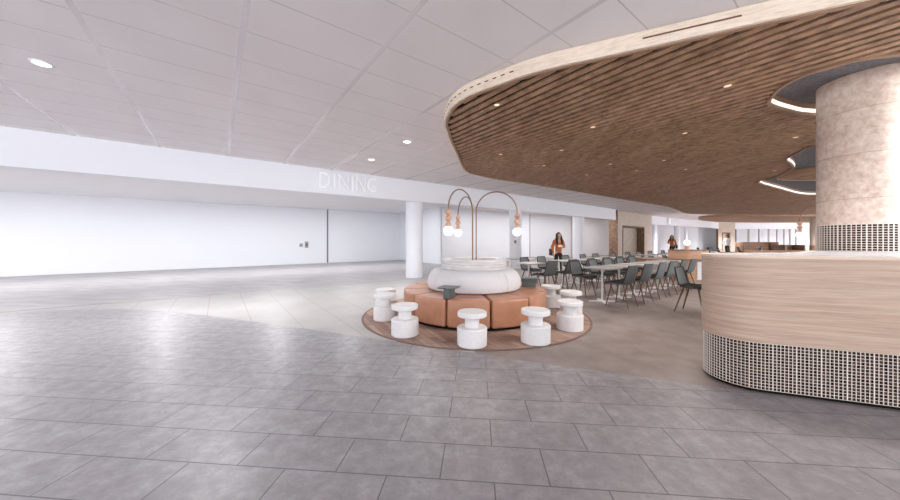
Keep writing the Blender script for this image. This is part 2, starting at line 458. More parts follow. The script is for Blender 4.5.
# ------------------------------------------------------------------ slatted canopy
KZ = 3.255
front = [(.44, 3.94), (.85, 3.615), (1.208, 3.405), (1.86, 3.116), (2.654, 2.752), (3.29, 2.475), (5.5, 1.50), (9.0, 0.0)]
left = [(-.02, 4.70), (-.07, 5.05), (-.04, 5.45), (.02, 6.0), (.13, 6.69), (.30, 7.9), (.42, 8.45), (.62, 8.85), (.95, 9.2), (1.5, 9.7)]
out1 = front[::-1]+[(.27, 4.09), (.13, 4.28), (.035, 4.48)]+left+[(2.57, 10.4), (4.74, 11.95), (8.41, 14.7), (12.4, 17.7), (14.9, 20.2), (17.4, 22.4), (22.0, 23.4), (27, 23.2), (28, 21), (20, 13), (13.5, 4.5)]
hole1 = [(4.37, 4.22), (4.25, 4.05), (4.14, 3.86), (4.09, 3.6), (4.17, 3.41), (4.29, 3.30), (4.45, 3.23), (4.63, 3.19), (5.1, 3.12), (5.8, 3.2), (6.4, 3.6), (6.6, 4.2), (6.3, 4.65), (5.48, 4.69), (4.98, 4.55), (4.55, 4.37)]
hole2 = [(7.3, 6.2), (7.56, 6.69), (7.9, 7.27), (8.55, 7.75), (9.08, 8.18), (9.5, 8.8), (9.83, 9.35), (10.15, 10.2), (12.3, 11.55), (14.6, 12.9), (15.6, 13.0), (15.9, 12.0), (14.0, 9.2), (11.5, 7.0), (9.0, 5.9), (7.7, 5.8)]
def scan(polys, s):
    ts = []
    for poly in polys:
        q = [ST(*p) for p in poly]
        for (a, b) in zip(q, q[1:]+q[:1]):
            if (a[0] <= s) != (b[0] <= s):
                ts.append(a[1]+(s-a[0])/(b[0]-a[0])*(b[1]-a[1]))
    ts.sort()
    return list(zip(ts[::2], ts[1::2]))
def slat_mesh(polys, z0, z1, pitch=.15, w=.09, s_off=.02, tmax=99):
    bm = bmesh.new()
    smin = min(ST(*p)[0] for p in polys[0]); smax = max(ST(*p)[0] for p in polys[0])
    k = math.ceil(smin/pitch)
    R = Matrix.Rotation(MALL, 4, 'Z')
    while k*pitch < smax:
        s = k*pitch+s_off
        sets = [scan(polys, s+o) for o in (-w/2, 0, w/2)]
        if len({len(q) for q in sets}) == 1:
            ivs = [(max(q[i][0] for q in sets), min(q[i][1] for q in sets)) for i in range(len(sets[0]))]
        else:
            ivs = min(sets, key=len)
        for a, b in ivs:
            if b-a > .1: add_box(bm, s-w/2, s+w/2, a+.02, b-.02, z0, z1, R)
        k += 1
    return bm
def wall_loop(bm, poly, z0, z1, th):        # a band following a closed outline, th thick towards the outside (+) or inside (-)
    n = len(poly); pts = [Vector(p[:2]) for p in poly]
    area = sum(pts[i].x*pts[(i+1) % n].y-pts[(i+1) % n].x*pts[i].y for i in range(n))
    sg_ = 1 if area > 0 else -1
    offs = []
    for i in range(n):
        d = (pts[(i+1) % n]-pts[i-1]).normalized(); offs.append(pts[i]+Vector((d.y, -d.x))*th*sg_)
    V = [[bm.verts.new((p.x, p.y, z)) for p in ps] for ps in (pts, offs) for z in (z0, z1)]
    a0, a1, b0, b1 = V
    for i in range(n):
        j = (i+1) % n
        for q in ((a0[i], a0[j], a1[j], a1[i]), (b0[j], b0[i], b1[i], b1[j]), (a0[j], a0[i], b0[i], b0[j]), (a1[i], a1[j], b1[j], b1[i])):
            bm.faces.new(q)
def ring_plate(bm, outer, holes, z):         # flat plate with holes, by triangle fill
    es = []
    for loop in [outer]+holes:
        vs = [bm.verts.new((p[0], p[1], z)) for p in loop]
        es += [bm.edges.new((vs[i], vs[(i+1) % len(vs)])) for i in range(len(vs))]
    bmesh.ops.triangle_fill(bm, edges=es, use_beauty=True)
s1 = [tuple(p) for p in smooth_closed([(*p, 0) for p in out1], 4)]
h1 = [tuple(p) for p in smooth_closed([(*p, 0) for p in hole1], 3)]
h2 = [tuple(p) for p in smooth_closed([(*p, 0) for p in hole2], 3)]
def P2(l): return [(p[0], p[1]) for p in l]
s1, h1, h2 = map(P2, (s1, h1, h2))
can = tag(empty('slatted_canopy', (0, 0, 0)), 'large free-form timber slat canopy hung under the grey ceiling', 'canopy')
obj('slats', slat_mesh([s1, h1, h2], KZ, KZ+.024), M['slat'], can, smooth=0)
bm = bmesh.new(); wall_loop(bm, s1, KZ-.005, CZ-.004, .03); obj('edge_band', bm, M['oakband'], can)
bm = bmesh.new(); wall_loop(bm, s1, KZ-.02, KZ+.02, -.035); obj('inner_rim', bm, M['slatrim'], can)
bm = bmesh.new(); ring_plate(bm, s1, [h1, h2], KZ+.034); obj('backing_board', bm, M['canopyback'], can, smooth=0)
for hh in (h1, h2):
    bm = bmesh.new(); wall_loop(bm, hh, KZ-.02, CZ-.002, .035); rm = obj('recess_rim', bm, M['slatrim'], can)
    bm = bmesh.new(); wall_loop(bm, [Vector(p) for p in hh], KZ+.022, KZ+.075, -.012); obj('light_strip', bm, M['strip'], rm)
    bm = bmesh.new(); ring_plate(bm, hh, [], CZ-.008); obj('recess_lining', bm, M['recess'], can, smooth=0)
isl = [(11.2+1.15*math.cos(a)+.1*math.sin(2*a), 9.15+.8*math.sin(a)) for a in [2*PI*k/40 for k in range(40)]]
ci = tag(empty('canopy_island', (0, 0, 0)), 'small oval timber disc hung inside the grey canopy opening', 'canopy panel')
obj('slats', slat_mesh([isl], KZ+.01, KZ+.09), M['slat'], ci, smooth=0)
bm = bmesh.new(); wall_loop(bm, isl, KZ-.005, CZ-.012, .03); obj('edge_band', bm, M['slatrim'], ci)
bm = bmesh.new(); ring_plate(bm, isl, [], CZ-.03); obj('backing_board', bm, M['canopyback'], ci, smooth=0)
# slots in the pale edge band
def band_pts(a, b, n):
    a, b = Vector((*a, 0)), Vector((*b, 0)); return [a.lerp(b, k/n) for k in range(n+1)]
path = [Vector((*p, 0)) for p in s1]
def slot(c, dirv, w, z, mat, h=.012):
    ang = math.atan2(dirv.y, dirv.x)
    bm = bmesh.new(); add_box(bm, -w/2, w/2, -.004, .004, z-h/2, z+h/2, Matrix.Translation(c) @ Matrix.Rotation(ang, 4, 'Z'))
    return obj('slot', bm, M[mat], can, smooth=0)
def outward(i):
    d = (path[(i+1) % len(path)]-path[i-1]).normalized()
    area = sum(s1[i][0]*s1[(i+1) % len(s1)][1]-s1[(i+1) % len(s1)][0]*s1[i][1] for i in range(len(s1)))
    return d, Vector((d.y, -d.x, 0))*(1 if area > 0 else -1)
acc = 0; last = None; nslot = 0
for i, p in enumerate(path):
    if -.1 < p.x < 0.75 and 3.6 < p.y < 5.05:
        nx = path[(i+1) % len(path)]
        L = (nx-p).length; k = 0.0
        while acc < L:
            q = p.lerp(nx, acc/L); d, o = outward(i); nslot += 1
            slot(q+o*.031, d, .05, KZ+.085, 'slotdark'); acc += .115
        acc -= L
for i, p in enumerate(path):
    if 1.84 < p.x < 1.88 and p.y < 3.3:
        d, o = outward(i); j = next(k for k, q in enumerate(path) if 2.3 < q.x < 2.7 and q.y < 3)
        a = path[i]; b = path[j]; dd = (b-a).normalized()
        slot(a.lerp(b, .5)+o*.034, dd, .75, KZ+.085, 'slot'); break
for i, u in enumerate(((128, 197), (312, 240), (252, 285), (218, 315), (135, 293), (488, 252), (570, 160), (490, 322), (395, 325), (448, 305), (700, 260), (300, 333), (660, 325), (345, 312))):
    px, py = 430+u[0]/1.915, u[1]/1.915
    y = (KZ-EYE)*FPX/(240-py); x = (px-450)/FPX*y
    r = empty('canopy_spotlight', (x, y, KZ-.018))
    bm = bmesh.new(); add_lathe(bm, [(.038, 0), (.038, -.012), (.046, -.012), (.047, -.004)], 20, cap=False); obj('bezel', bm, M['slatrim'], r)
    bm = bmesh.new(); add_lathe(bm, [(.038, -.010), (.038, -.004)], 20); obj('lens', bm, M['warmspot'], r)
    r['px'] = px
    del r['px']
    tag(r, '', 'spotlight', 'small spotlights set among the canopy slats')
    r['label'] = ''
    globals().setdefault('spots', []).append((px, py, r))
ORD = ['first', 'second', 'third', 'fourth', 'fifth', 'sixth', 'seventh', 'eighth', 'ninth', 'tenth', 'eleventh', 'twelfth', 'thirteenth', 'fourteenth', 'fifteenth', 'sixteenth']
for i, (px, py, r) in enumerate(sorted(spots, key=lambda q: q[0])):
    r['label'] = 'small warm spotlight among canopy slats, %s from the left tip' % ORD[i]
# second canopy further off
out2 = [(21.6, 26.2), (22.4, 24.9), (24.5, 24.3), (28, 24.4), (33, 25.2), (38, 27), (42, 30), (42, 33), (36, 33.5), (29, 32.6), (25.0, 30.4), (22.5, 28)]
s2 = P2(smooth_closed([(*p, 0) for p in out2], 4))
can2 = tag(empty('far_canopy', (0, 0, 0)), 'smaller oval timber slat canopy beyond the far edge of the large canopy', 'canopy')
obj('slats', slat_mesh([s2], KZ, KZ+.1, .3, .2), M['slat'], can2, smooth=0)
bm = bmesh.new(); wall_loop(bm, s2, KZ-.02, CZ-.004, .06); obj('edge_band', bm, M['slatrim'], can2)
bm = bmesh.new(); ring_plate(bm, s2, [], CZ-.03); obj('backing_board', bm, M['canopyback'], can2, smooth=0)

# ------------------------------------------------------------------ tile grid that follows a path
def resample(path, step, closed):
    pts = [Vector((p[0], p[1])) for p in path]
    if closed: pts.append(pts[0])
    L = [0]
    for a, b in zip(pts, pts[1:]): L.append(L[-1]+(b-a).length)
    n = max(2, round(L[-1]/step)); out = []; j = 0
    for k in range(n if closed else n+1):
        d = L[-1]*k/n
        while j < len(L)-2 and L[j+1] < d: j += 1
        u = (d-L[j])/max(1e-9, L[j+1]-L[j]); out.append(pts[j].lerp(pts[j+1], u))
    return out
def grid_band(bm, path, z0, z1, cw, ch, bar, dep):
    pts = resample(path, cw, True); n = len(pts)
    area = sum(pts[i].x*pts[(i+1) % n].y-pts[(i+1) % n].x*pts[i].y for i in range(n)); sgn = 1 if area > 0 else -1
    for i in range(n):
        d = (pts[(i+1) % n]-pts[i-1]).normalized(); ang = math.atan2(d.y, d.x)
        wdt = bar*(1.7 if i % 6 == 0 else 1)
        y0, y1 = (-dep, 0) if sgn > 0 else (0, dep)
        add_box(bm, -wdt/2, wdt/2, y0, y1, z0, z1, Matrix.Translation((pts[i].x, pts[i].y, 0)) @ Matrix.Rotation(ang, 4, 'Z'))
    m = round((z1-z0)/ch)
    for k in range(m+1):
        z = z0+(z1-z0)*k/m
        wall_loop(bm, [(p.x, p.y) for p in pts], z-bar*.42, z+bar*.42, dep*.85)
# ------------------------------------------------------------------ counter island
E = Vector((.94, -.34)).normalized(); F = Vector((-E.y, E.x))
O = Vector((2.745, 2.713))
def EF(e, f): return O+E*e+F*f
cp = [EF(e, 0) for e in (4.0, 3, 2, 1, .5, .2)]
for k in range(0, 8):
    a = math.radians(-90-k*17); cp.append(EF(.32*math.cos(a), .32+.32*math.sin(a)))
for e, f in ((-.215, .60), (-.06, .70), (.256, .80), (.6, .95), (.87, 1.18), (1.08, 1.47), (1.35, 1.85), (1.8, 2.4), (2.4, 2.85), (3.1, 2.95), (3.8, 2.6), (4.3, 1.9), (4.5, 1.0), (4.4, .35)):
    cp.append(EF(e, f))
cpath = [(p.x, p.y) for p in resample([(p.x, p.y) for p in cp], .05, True)]
def inset(path, d):
    pts = [Vector(p) for p in path]; n = len(pts)
    area = sum(pts[i].x*pts[(i+1) % n].y-pts[(i+1) % n].x*pts[i].y for i in range(n)); sgn = 1 if area > 0 else -1
    r = []
    for i in range(n):
        t = (pts[(i+1) % n]-pts[i-1]).normalized(); r.append(pts[i]-Vector((t.y, -t.x))*d*sgn)
    return [(p.x, p.y) for p in r]
ctr = tag(empty('service_counter', (O.x, O.y, 0)), 'pale oak island counter with rounded corner and tiled base around the stone column', 'counter')
CT = Matrix.Translation((-O.x, -O.y, 0))
def child(name, bm, mat, smooth=35):
    bmesh.ops.transform(bm, matrix=CT, verts=bm.verts); return obj(name, bm, mat, ctr, smooth=smooth)
ZB, ZC = .445, 1.212
bm = bmesh.new(); wall_loop(bm, cpath, ZB, ZC-.022, -.03); child('oak_panel', bm, M['oak'])
bm = bmesh.new(); wall_loop(bm, inset(cpath, -.004), ZC-.022, ZC, -.04); child('top_edge', bm, M['oakedge'])
bm = bmesh.new(); add_prism(bm, inset(cpath, .034), ZC-.02, ZC-.002); child('worktop', bm, M['worktop'])
bm = bmesh.new(); grid_band(bm, inset(cpath, .014), .035, ZB-.005, .0262, .0272, .0038, .004); child('tile_grid', bm, M['glaze'], 0)
bm = bmesh.new(); wall_loop(bm, inset(cpath, .019), .035, ZB, -.015); child('tile_backing', bm, M['holes'])
bm = bmesh.new(); wall_loop(bm, inset(cpath, .035), .003, .04, -.02); child('plinth', bm, M['plinth'])

# stone column rising through the counter
cc = Vector((5.379, 3.995)); cr = .43
sc_ = tag(empty('stone_column', (cc.x, cc.y, ZC)), 'thick round travertine column with tiled foot rising from the oak counter', 'column', kind='thing')
bm = bmesh.new(); add_lathe(bm, [(cr, .33), (cr, CZ-ZC-.01)], 64); obj('shaft', bm, M['travertine'], sc_)
circ = [(cr*math.cos(2*PI*k/64), cr*math.sin(2*PI*k/64)) for k in range(64)]
bm = bmesh.new(); grid_band(bm, circ, .004, .33, .0385, .03, .007, .006); obj('tile_grid', bm, M['glaze'], sc_, smooth=0)
bm = bmesh.new(); add_lathe(bm, [(cr-.007, 0), (cr-.007, .33)], 64); obj('tile_backing', bm, M['holes'], sc_)
fc = tag(empty('far_stone_column', (31.6, 26.6, 0)), 'distant travertine column seen left of the thick stone column', 'column', kind='thing')
bm = bmesh.new(); add_lathe(bm, [(.5, .9), (.5, KZ-.03)], 32); obj('shaft', bm, M['portal'], fc)
bm = bmesh.new(); add_lathe(bm, [(.52, .004), (.52, .9)], 32); obj('foot', bm, M['brownwood'], fc)

# ------------------------------------------------------------------ round bench, rug, stools
CX, CY = .442, 5.77
rug = tag(empty('round_rug', (CX, CY, 0.003)), 'large round brown plank-patterned rug under the tan bench', 'rug')
bm = bmesh.new(); add_lathe(bm, [(1.975, 0), (1.975, .008)], 96); obj('pile', bm, M['rug'], rug)
bm = bmesh.new(); add_lathe(bm, [(1.97, 0), (2.01, 0), (2.01, .007), (1.97, .007)], 96, cap=False); obj('edge_binding', bm, M['rugedge'], rug)
RZ = .011
bench = tag(empty('round_bench', (CX, CY, RZ)), 'circular tan leather bench with pale cushion backrest and marble drum centre', 'bench')
def pol(r, deg): a = math.radians(deg); return (r*math.sin(a), -r*math.cos(a))
bm = bmesh.new(); add_lathe(bm, [(1.22, 0), (1.22, .06)], 64); obj('plinth', bm, M['plinth'], bench)
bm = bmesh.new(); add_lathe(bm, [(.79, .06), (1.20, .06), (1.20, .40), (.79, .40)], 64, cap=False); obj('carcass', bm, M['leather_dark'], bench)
for k in range(12):
    a0 = -23+30*k+.55; a1 = a0+28.9
    poly = [pol(1.29, a0+(a1-a0)*i/10) for i in range(11)]+[pol(.66, a1-(a1-a0)*i/6) for i in range(7)]
    bm = bmesh.new(); add_prism(bm, poly, .045, .462); bevel(bm, .035, 4, 50)
    obj('seat_segment', bm, M['leather'], bench)
prof = [(.60, .464), (.80, .464), (.835, .485), (.852, .53), (.856, .58), (.848, .64), (.828, .70), (.79, .76), (.74, .80), (.68, .822), (.60, .826)]
for k in range(4):
    a0 = -53+90*k+.25; a1 = a0+89.5; bm = bmesh.new(); rings = []
    for i in range(31):
        a = a0+(a1-a0)*i/30
        e = min(i, 30-i); sh = {0: .985, 1: .996}.get(e, 1.0)
        rings.append([bm.verts.new((*pol(.6+(r-.6)*sh if r > .6 else r, a), .464+(z-.464)*sh)) for r, z in prof])
    for A, B in zip(rings, rings[1:]):
        for j in range(len(prof)):
            bm.faces.new((A[j], A[(j+1) % len(prof)], B[(j+1) % len(prof)], B[j]))
    bm.faces.new(rings[0][::-1]); bm.faces.new(rings[-1])
    obj('back_cushion', bm, M['cushion'], bench)
bm = bmesh.new(); add_lathe(bm, [(.59, .40), (.59, .80), (.595, .82), (.60, .84), (.602, .975), (.597, .988), (.585, .992), (.43, .992), (.42, .985), (.415, .94), (.0, .94)], 72, cap=False); obj('planter_drum', bm, M['marble'], bench)
for z in (.868, .915, .955):
    bm = bmesh.new(); pts = [(.6025*math.cos(2*PI*i/72), .6025*math.sin(2*PI*i/72), z) for i in range(72)]; add_tube(bm, pts, .0022, 5, True); obj('groove', bm, M['signgrey'], bench)
# clip-on trays
def tray(deg, rad, label):
    x, y = pol(rad, deg)
    r = empty('clip_tray', (CX+x, CY+y, RZ+.4625), math.radians(deg))
    bm = bmesh.new(); add_box(bm, -.045, .045, -.09, .15, 0, .155); bevel(bm, .006, 2); obj('bracket', bm, M['traydark'], r)
    poly = [(.14*c[0], .16*c[1]) for c in ((-1, -.5), (-.85, -.85), (-.5, -1), (-.15, -.9), (0, -.74), (.15, -.9), (.5, -1), (.85, -.85), (1, -.5), (1, .7), (.8, .95), (-.8, .95), (-1, .7))]
    bm = bmesh.new(); add_prism(bm, P2(smooth_closed([(*p, 0) for p in poly], 3)), .155, .172); bevel(bm, .004, 2, 60); obj('tray_top', bm, M['traydark'], r)
    return tag(r, label, 'side tray', 'dark trays clipped over the bench seat')
tray(-23, 1.19, 'dark tray on bench seat seam facing the camera')
tray(91, 1.06, 'dark tray on right side of bench seat before the chairs')
# stools
def make_stool():
    r = empty('mushroom_stool')
    bm = bmesh.new(); add_lathe(bm, [(.178, 0), (.19, .01), (.192, .222), (.184, .232), (.092, .234)], 40); obj('base', bm, M['stool'], r)
    bm = bmesh.new(); add_lathe(bm, [(.092, .233), (.092, .366)], 32); obj('neck', bm, M['stool'], r)
    bm = bmesh.new(); add_lathe(bm, [(.092, .365), (.178, .366), (.186, .373), (.186, .418), (.178, .428), (.0, .429)], 40, cap=False); obj('seat_top', bm, M['stool'], r)
    return r
S0 = make_stool()
stools = [(.283, 3.97, 'white stone stool directly in front of the bench, nearest the camera'),
          (-.638, 4.39, 'white stone stool at front left of the bench, in front of the left pair'),
          (-1.10, 5.25, 'white stone stool at far left, the front one of the overlapping left pair'),
          (-1.20, 5.78, 'white stone stool half hidden behind the far left stool'),
          (1.125, 4.08, 'white stone stool at front right of the bench, second nearest the camera'),
          (1.80, 4.66, 'white stone stool on the right, front one of the overlapping right pair'),
          (2.16, 5.54, 'white stone stool on the right, half hidden behind the one in front'),
          (2.03, 6.24, 'white stone stool at back right, beside the tray and dining chairs')]
for i, (x, y, l) in enumerate(stools):
    o = S0 if i == 0 else copy_tree(S0)
    o.location = (x, y, RZ if (Vector((x, y))-Vector((CX, CY))).length < 1.97 else .004); o.rotation_euler.z = i*1.1
    tag(o, l, 'stool', 'white stone stools around the bench')

# ------------------------------------------------------------------ arch lamp
def arch_lamp(name, loc, arms, label, z0, spring=1.86):
    r = empty(name, loc)
    for px, py, dx, dy, lift in arms:
        L = math.hypot(dx, dy); ux, uy = dx/L, dy/L
        pts = [(px, py, z0), (px, py, z0+.3)]+[(px, py, spring-.3)]
        for k in range(0, 25):
            a = PI-PI*k/24
            q = L/2+L/2*math.cos(a)
            pts.append((px+ux*q, py+uy*q, spring+lift+(L/2)*.98*math.sin(a)))
        pts.append((px+dx, py+dy, spring-.01))
        bm = bmesh.new(); add_tube(bm, pts, .0115, 10); st = obj('arched_stem', bm, M['copper'], r)
        z = spring-.005
        for i, rb in enumerate((.053, .055, .05)):
            z -= rb
            bm = bmesh.new(); add_sphere(bm, (px+dx, py+dy, z), rb, 20); obj('bead', bm, M['bead'], st)
            z -= rb*.95
        bm = bmesh.new(); add_sphere(bm, (px+dx, py+dy, z-.055), .083, 24); obj('globe', bm, M['globe'], st)
    return tag(r, label, 'lamp')
arch_lamp('arch_lamp', (CX, CY, RZ), [(-.025, -.02, -.445, -.60, 0), (-.015, .06, -.26, .62, 0), (.045, 0, .77, .03, 0)], 'copper three-arm arch lamp with white globes rising from the marble drum', .941)
arch_lamp('far_arch_lamp', (10.45, 8.6, 0), [(0, 0, -.86, -.1, 0)], 'arch lamp with white globe peeking out left of the stone column', .30)
for o in [o for o in COL.objects if o.name.startswith('far_arch_lamp')]:
    bm = bmesh.new(); add_lathe(bm, [(.42, .004), (.44, .02), (.44, .31), (.42, .325), (0, .325)], 40, cap=False); obj('planter_drum', bm, M['marble'], o)

# ------------------------------------------------------------------ dining chairs and tables
def make_chair():
    r = empty('dining_chair')
    prof = [(.235, .435), (.22, .455), (.10, .452), (-.04, .445), (-.135, .452), (-.185, .49), (-.212, .56), (-.235, .66), (-.26, .76), (-.275, .825)]
    wid = [.19, .215, .225, .225, .222, .222, .222, .215, .205, .18]
    n = 9
    def surf(bm, i0, i1, dz, shrink=1.0, th=.016):
        rows_t, rows_b = [], []
        for i in range(i0, i1):
            y, z = prof[i]
            a = prof[max(0, i-1)]; b = prof[min(len(prof)-1, i+1)]
            d = Vector((0, b[0]-a[0], b[1]-a[1])).normalized(); nrm = Vector((0, -d.z, d.y))
            if nrm.z < 0 and abs(nrm.z) > .2: nrm = -nrm
            if nrm.y < 0 and abs(nrm.z) <= .2: nrm = -nrm
            tr, br = [], []
            for k in range(n):
                u = -1+2*k/(n-1)
                c = Vector((wid[i]*u*shrink, y, z))+nrm*(dz+.035*abs(u)**2.5*(1 if i > 1 else .3))
                tr.append(bm.verts.new(c+nrm*th/2)); br.append(bm.verts.new(c-nrm*th/2))
            rows_t.append(tr); rows_b.append(br)
        m = len(rows_t)
        for i in range(m-1):
            for k in range(n-1):
                bm.faces.new((rows_t[i][k], rows_t[i][k+1], rows_t[i+1][k+1], rows_t[i+1][k]))
                bm.faces.new((rows_b[i][k+1], rows_b[i][k], rows_b[i+1][k], rows_b[i+1][k+1]))
            for k in (0, n-1):
                bm.faces.new((rows_t[i][k], rows_t[i+1][k], rows_b[i+1][k], rows_b[i][k]))
        for i in (0, m-1):
            for k in range(n-1):
                bm.faces.new((rows_t[i][k], rows_t[i][k+1], rows_b[i][k+1], rows_b[i][k]))
        return rows_t
    bm = bmesh.new(); rt = surf(bm, 0, len(prof), 0)
    rim = [v.co.copy() for v in rt[0]]+[row[-1].co.copy() for row in rt[1:]]+[v.co.copy() for v in rt[-1][::-1][1:]]+[row[0].co.copy() for row in rt[-2:0:-1]]
    obj('shell', bm, M['chair'], r, smooth=60)
    bm = bmesh.new(); add_tube(bm, rim, .011, 6, True); obj('edge_piping', bm, M['trim'], r, smooth=60)
    bm = bmesh.new(); surf(bm, 1, 6, .02, .93, .024); obj('seat_pad', bm, M['seatpad'], r, smooth=60)
    for sx in (-1, 1):
        for y0, y1 in ((.12, .21), (-.11, -.235)):
            bm = bmesh.new(); add_tube(bm, [(sx*.14, y0, .455), (sx*.205, y1, 0)], [.017, .010], 8); obj('leg', bm, M['legwood'], r)
    return r
def make_table():
    r = empty('dining_table')
    pts = []
    for cx, cy, a0 in ((.27, .27, 0), (-.27, .27, 90), (-.27, -.27, 180), (.27, -.27, 270)):
        for k in range(4):
            a = math.radians(a0+k*30); pts.append((cx+.04*math.cos(a), cy+.04*math.sin(a)))
    bm = bmesh.new(); add_prism(bm, pts, .727, .75); obj('tabletop', bm, M['tabletop'], r)
    bm = bmesh.new(); add_lathe(bm, [(.021, .03), (.021, .728)], 16); obj('post', bm, M['tablebase'], r)
    bm = bmesh.new()
    for k in range(2): add_box(bm, -.27, .27, -.032, .032, 0, .022, Matrix.Rotation(PI/4+k*PI/2, 4, 'Z') @ Matrix.Translation((0, 0, .001*k)))
    add_lathe(bm, [(.06, .02), (.03, .045)], 16); obj('cross_base', bm, M['tablebase'], r)
    return r
CH0, TB0 = make_chair(), make_table()
used = {'c': False, 't': False}
def chair(s, t, face, label, group='grey shell chairs at the dining tables', jit=None):
    o = CH0 if not used['c'] else copy_tree(CH0); used['c'] = True
    o.location = P(s, t, .001); o.rotation_euler.z = MALL+face+(random.uniform(-.06, .06) if jit is None else jit)
    return tag(o, label, 'chair', group)
def table(s, t, label, rot=0):
    o = TB0 if not used['t'] else copy_tree(TB0); used['t'] = True
    o.location = P(s, t, .001); o.rotation_euler.z = MALL+rot
    return tag(o, label, 'table', 'small square white dining tables')
ord_ = lambda i: ORD[i]
# front row
for i in range(6): table(6.74+.775*i, 3.43, 'square white table in the front dining row, %s from the stools' % ord_(i))
for i, s in enumerate((6.62, 7.38, 8.15, 8.85, 9.58, 10.3)):
    chair(s, 2.98, 0, 'grey chair on the near side of the front dining row, %s from the left' % ord_(i))
for i, s in enumerate((7.09, 7.96, 8.74, 9.48, 10.28)):
    chair(s, 4.08, PI, 'grey chair on the far side of the front dining row, %s from the left' % ord_(i))
# second row
for i, s in enumerate((6.57, 8.1, 8.95, 9.9, 10.85, 12.4, 13.8, 15.1)): table(s, 5.3, 'square white table in the second dining row, %s from the bench' % ord_(i))
for i, s in enumerate((6.63, 7.5, 8.4, 9.3, 10.1, 10.9)): chair(s, 4.83, 0, 'grey chair on the near side of the second dining row, %s from the bench' % ord_(i))
for i, s in enumerate((7.3, 8.1, 9.4, 10.5, 11.35, 12.75, 14.0, 15.1, 16.3, 17.9)): chair(s, 5.82, PI, 'dark chair back on the far side of the second dining row, %s from left' % ord_(i))
table(8.95, 6.9, 'square white table behind the second row, in front of the standing person')
table(7.7, 6.9, 'square white table behind the second row, left of the standing person')
chair(6.3, 6.35, 0, 'dark chair peeping out right of the marble drum')
chair(7.1, 1.9, PI, 'grey chair partly hidden behind the corner of the oak counter')
# far seating group
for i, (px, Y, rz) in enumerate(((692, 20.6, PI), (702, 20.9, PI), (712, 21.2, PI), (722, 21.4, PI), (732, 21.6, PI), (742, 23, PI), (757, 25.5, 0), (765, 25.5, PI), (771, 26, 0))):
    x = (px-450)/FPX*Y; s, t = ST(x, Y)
    dc = chair(s, t, rz, 'distant grey chair with painted shade above the counter top, %s from the oak bar' % ord_(i), 'distant grey chairs with painted shade')
    for ch_ in dc.children:  # same grey chair model; distance shade is painted into the shell colour
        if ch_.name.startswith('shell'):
            ch_.material_slots[0].link = 'OBJECT'; ch_.material_slots[0].material = M['chair_shaded']
for px, Y, l in ((716, 19.6, 'distant white table among shade-painted chairs above the counter top'), (762, 24.6, 'distant white table in front of the brown booth')):
    s, t = ST((px-450)/FPX*Y, Y); table(s, t, l)

# ------------------------------------------------------------------ curved oak bar at the end of the front row
def rr(w, d, r, cx=0, cy=0, n=8):
    pts = []
    for sx, sy, a0 in ((1, 1, 0), (-1, 1, 90), (-1, -1, 180), (1, -1, 270)):
        for k in range(n+1):
            a = math.radians(a0+90*k/n); pts.append((cx+sx*(w/2-r)+r*math.cos(a), cy+sy*(d/2-r)+r*math.sin(a)))
    return pts
bar = tag(empty('curved_bar', (8.02, 10.45, 0)), 'curved oak bar with raised front and attached ledge behind the dining rows', 'bar counter')
bm = bmesh.new(); add_prism(bm, rr(1.12, .9, .42), .73, 1.0); obj('raised_front', bm, M['dining_wood'], bar)
bm = bmesh.new(); add_prism(bm, rr(1.14, .92, .43), 1.0, 1.018); obj('bar_top', bm, M['brownwood'], bar)
q = rr(1.2, 1.0, .42)
bm = bmesh.new(); add_prism(bm, q[:9]+[(-1.55, .46), (-1.55, -.22), (-.5, -.22)]+q[22:], .69, .73); obj('ledge', bm, M['brownwood'], bar)
bm = bmesh.new(); add_prism(bm, rr(1.0, .8, .36), .004, .69); obj('lower_body', bm, M['dining_wood'], bar)
bm = bmesh.new(); add_box(bm, -.02, .2, -.43, -.39, .06, .64); obj('white_panel', bm, M['white'], bar)
bm = bmesh.new(); add_box(bm, -1.5, -1.44, -.16, .4, .004, .69); obj('end_panel', bm, M['dining_wood'], bar)
gl = tag(empty('table_lamp', ((687-450)/FPX*10.45, 10.45, 1.019)), 'small white globe lamp with copper foot on the curved oak bar', 'lamp')
bm = bmesh.new(); add_lathe(bm, [(.07, 0), (.075, .02), (.045, .06), (.06, .1), (.05, .14), (.03, .16)], 20); obj('foot', bm, M['bead'], gl)
bm = bmesh.new(); add_sphere(bm, (0, 0, .24), .098, 20); obj('globe', bm, M['globe'], gl)

# ------------------------------------------------------------------ far background
def portal(name, a, b, depth, op0, op1, oph, label, H=CZ-.004):
    a, b = Vector(a), Vector(b); W = (b-a).length; ang = math.atan2(b.y-a.y, b.x-a.x)
    r = tag(empty(name, (a.x, a.y, 0), ang), label, 'portal')
    for x0, x1 in ((0, op0), (op1, W)):
        bm = bmesh.new(); add_box(bm, x0, x1, 0, depth, .002, H); obj('pier', bm, M['portal'], r)
    bm = bmesh.new(); add_box(bm, op0, op1, 0, depth, oph, H); obj('lintel', bm, M['portal'], r)
    bm = bmesh.new(); add_box(bm, op0, op1, depth-.1, depth, .002, oph); obj('back_panel', bm, M['portal'], r)
    f = .12
    bm = bmesh.new(); add_box(bm, op0, op0+f, -.02, depth-.11, .002, oph); add_box(bm, op1-f, op1, -.02, depth-.11, .002, oph); add_box(bm, op0+f, op1-f, -.02, depth-.11, oph-f, oph); obj('reveal', bm, M['portaldark'], r)
    bm = bmesh.new(); add_box(bm, -.03, 0, .02, depth, .002, H); obj('side_cladding', bm, M['portaldark'], r)
    return r
portal('stone_portal', (11.6, 21.4), (16.75, 25.75), .6, .74, 5.05, 2.39, 'tan stone portal with brown recessed opening where the white header ends')
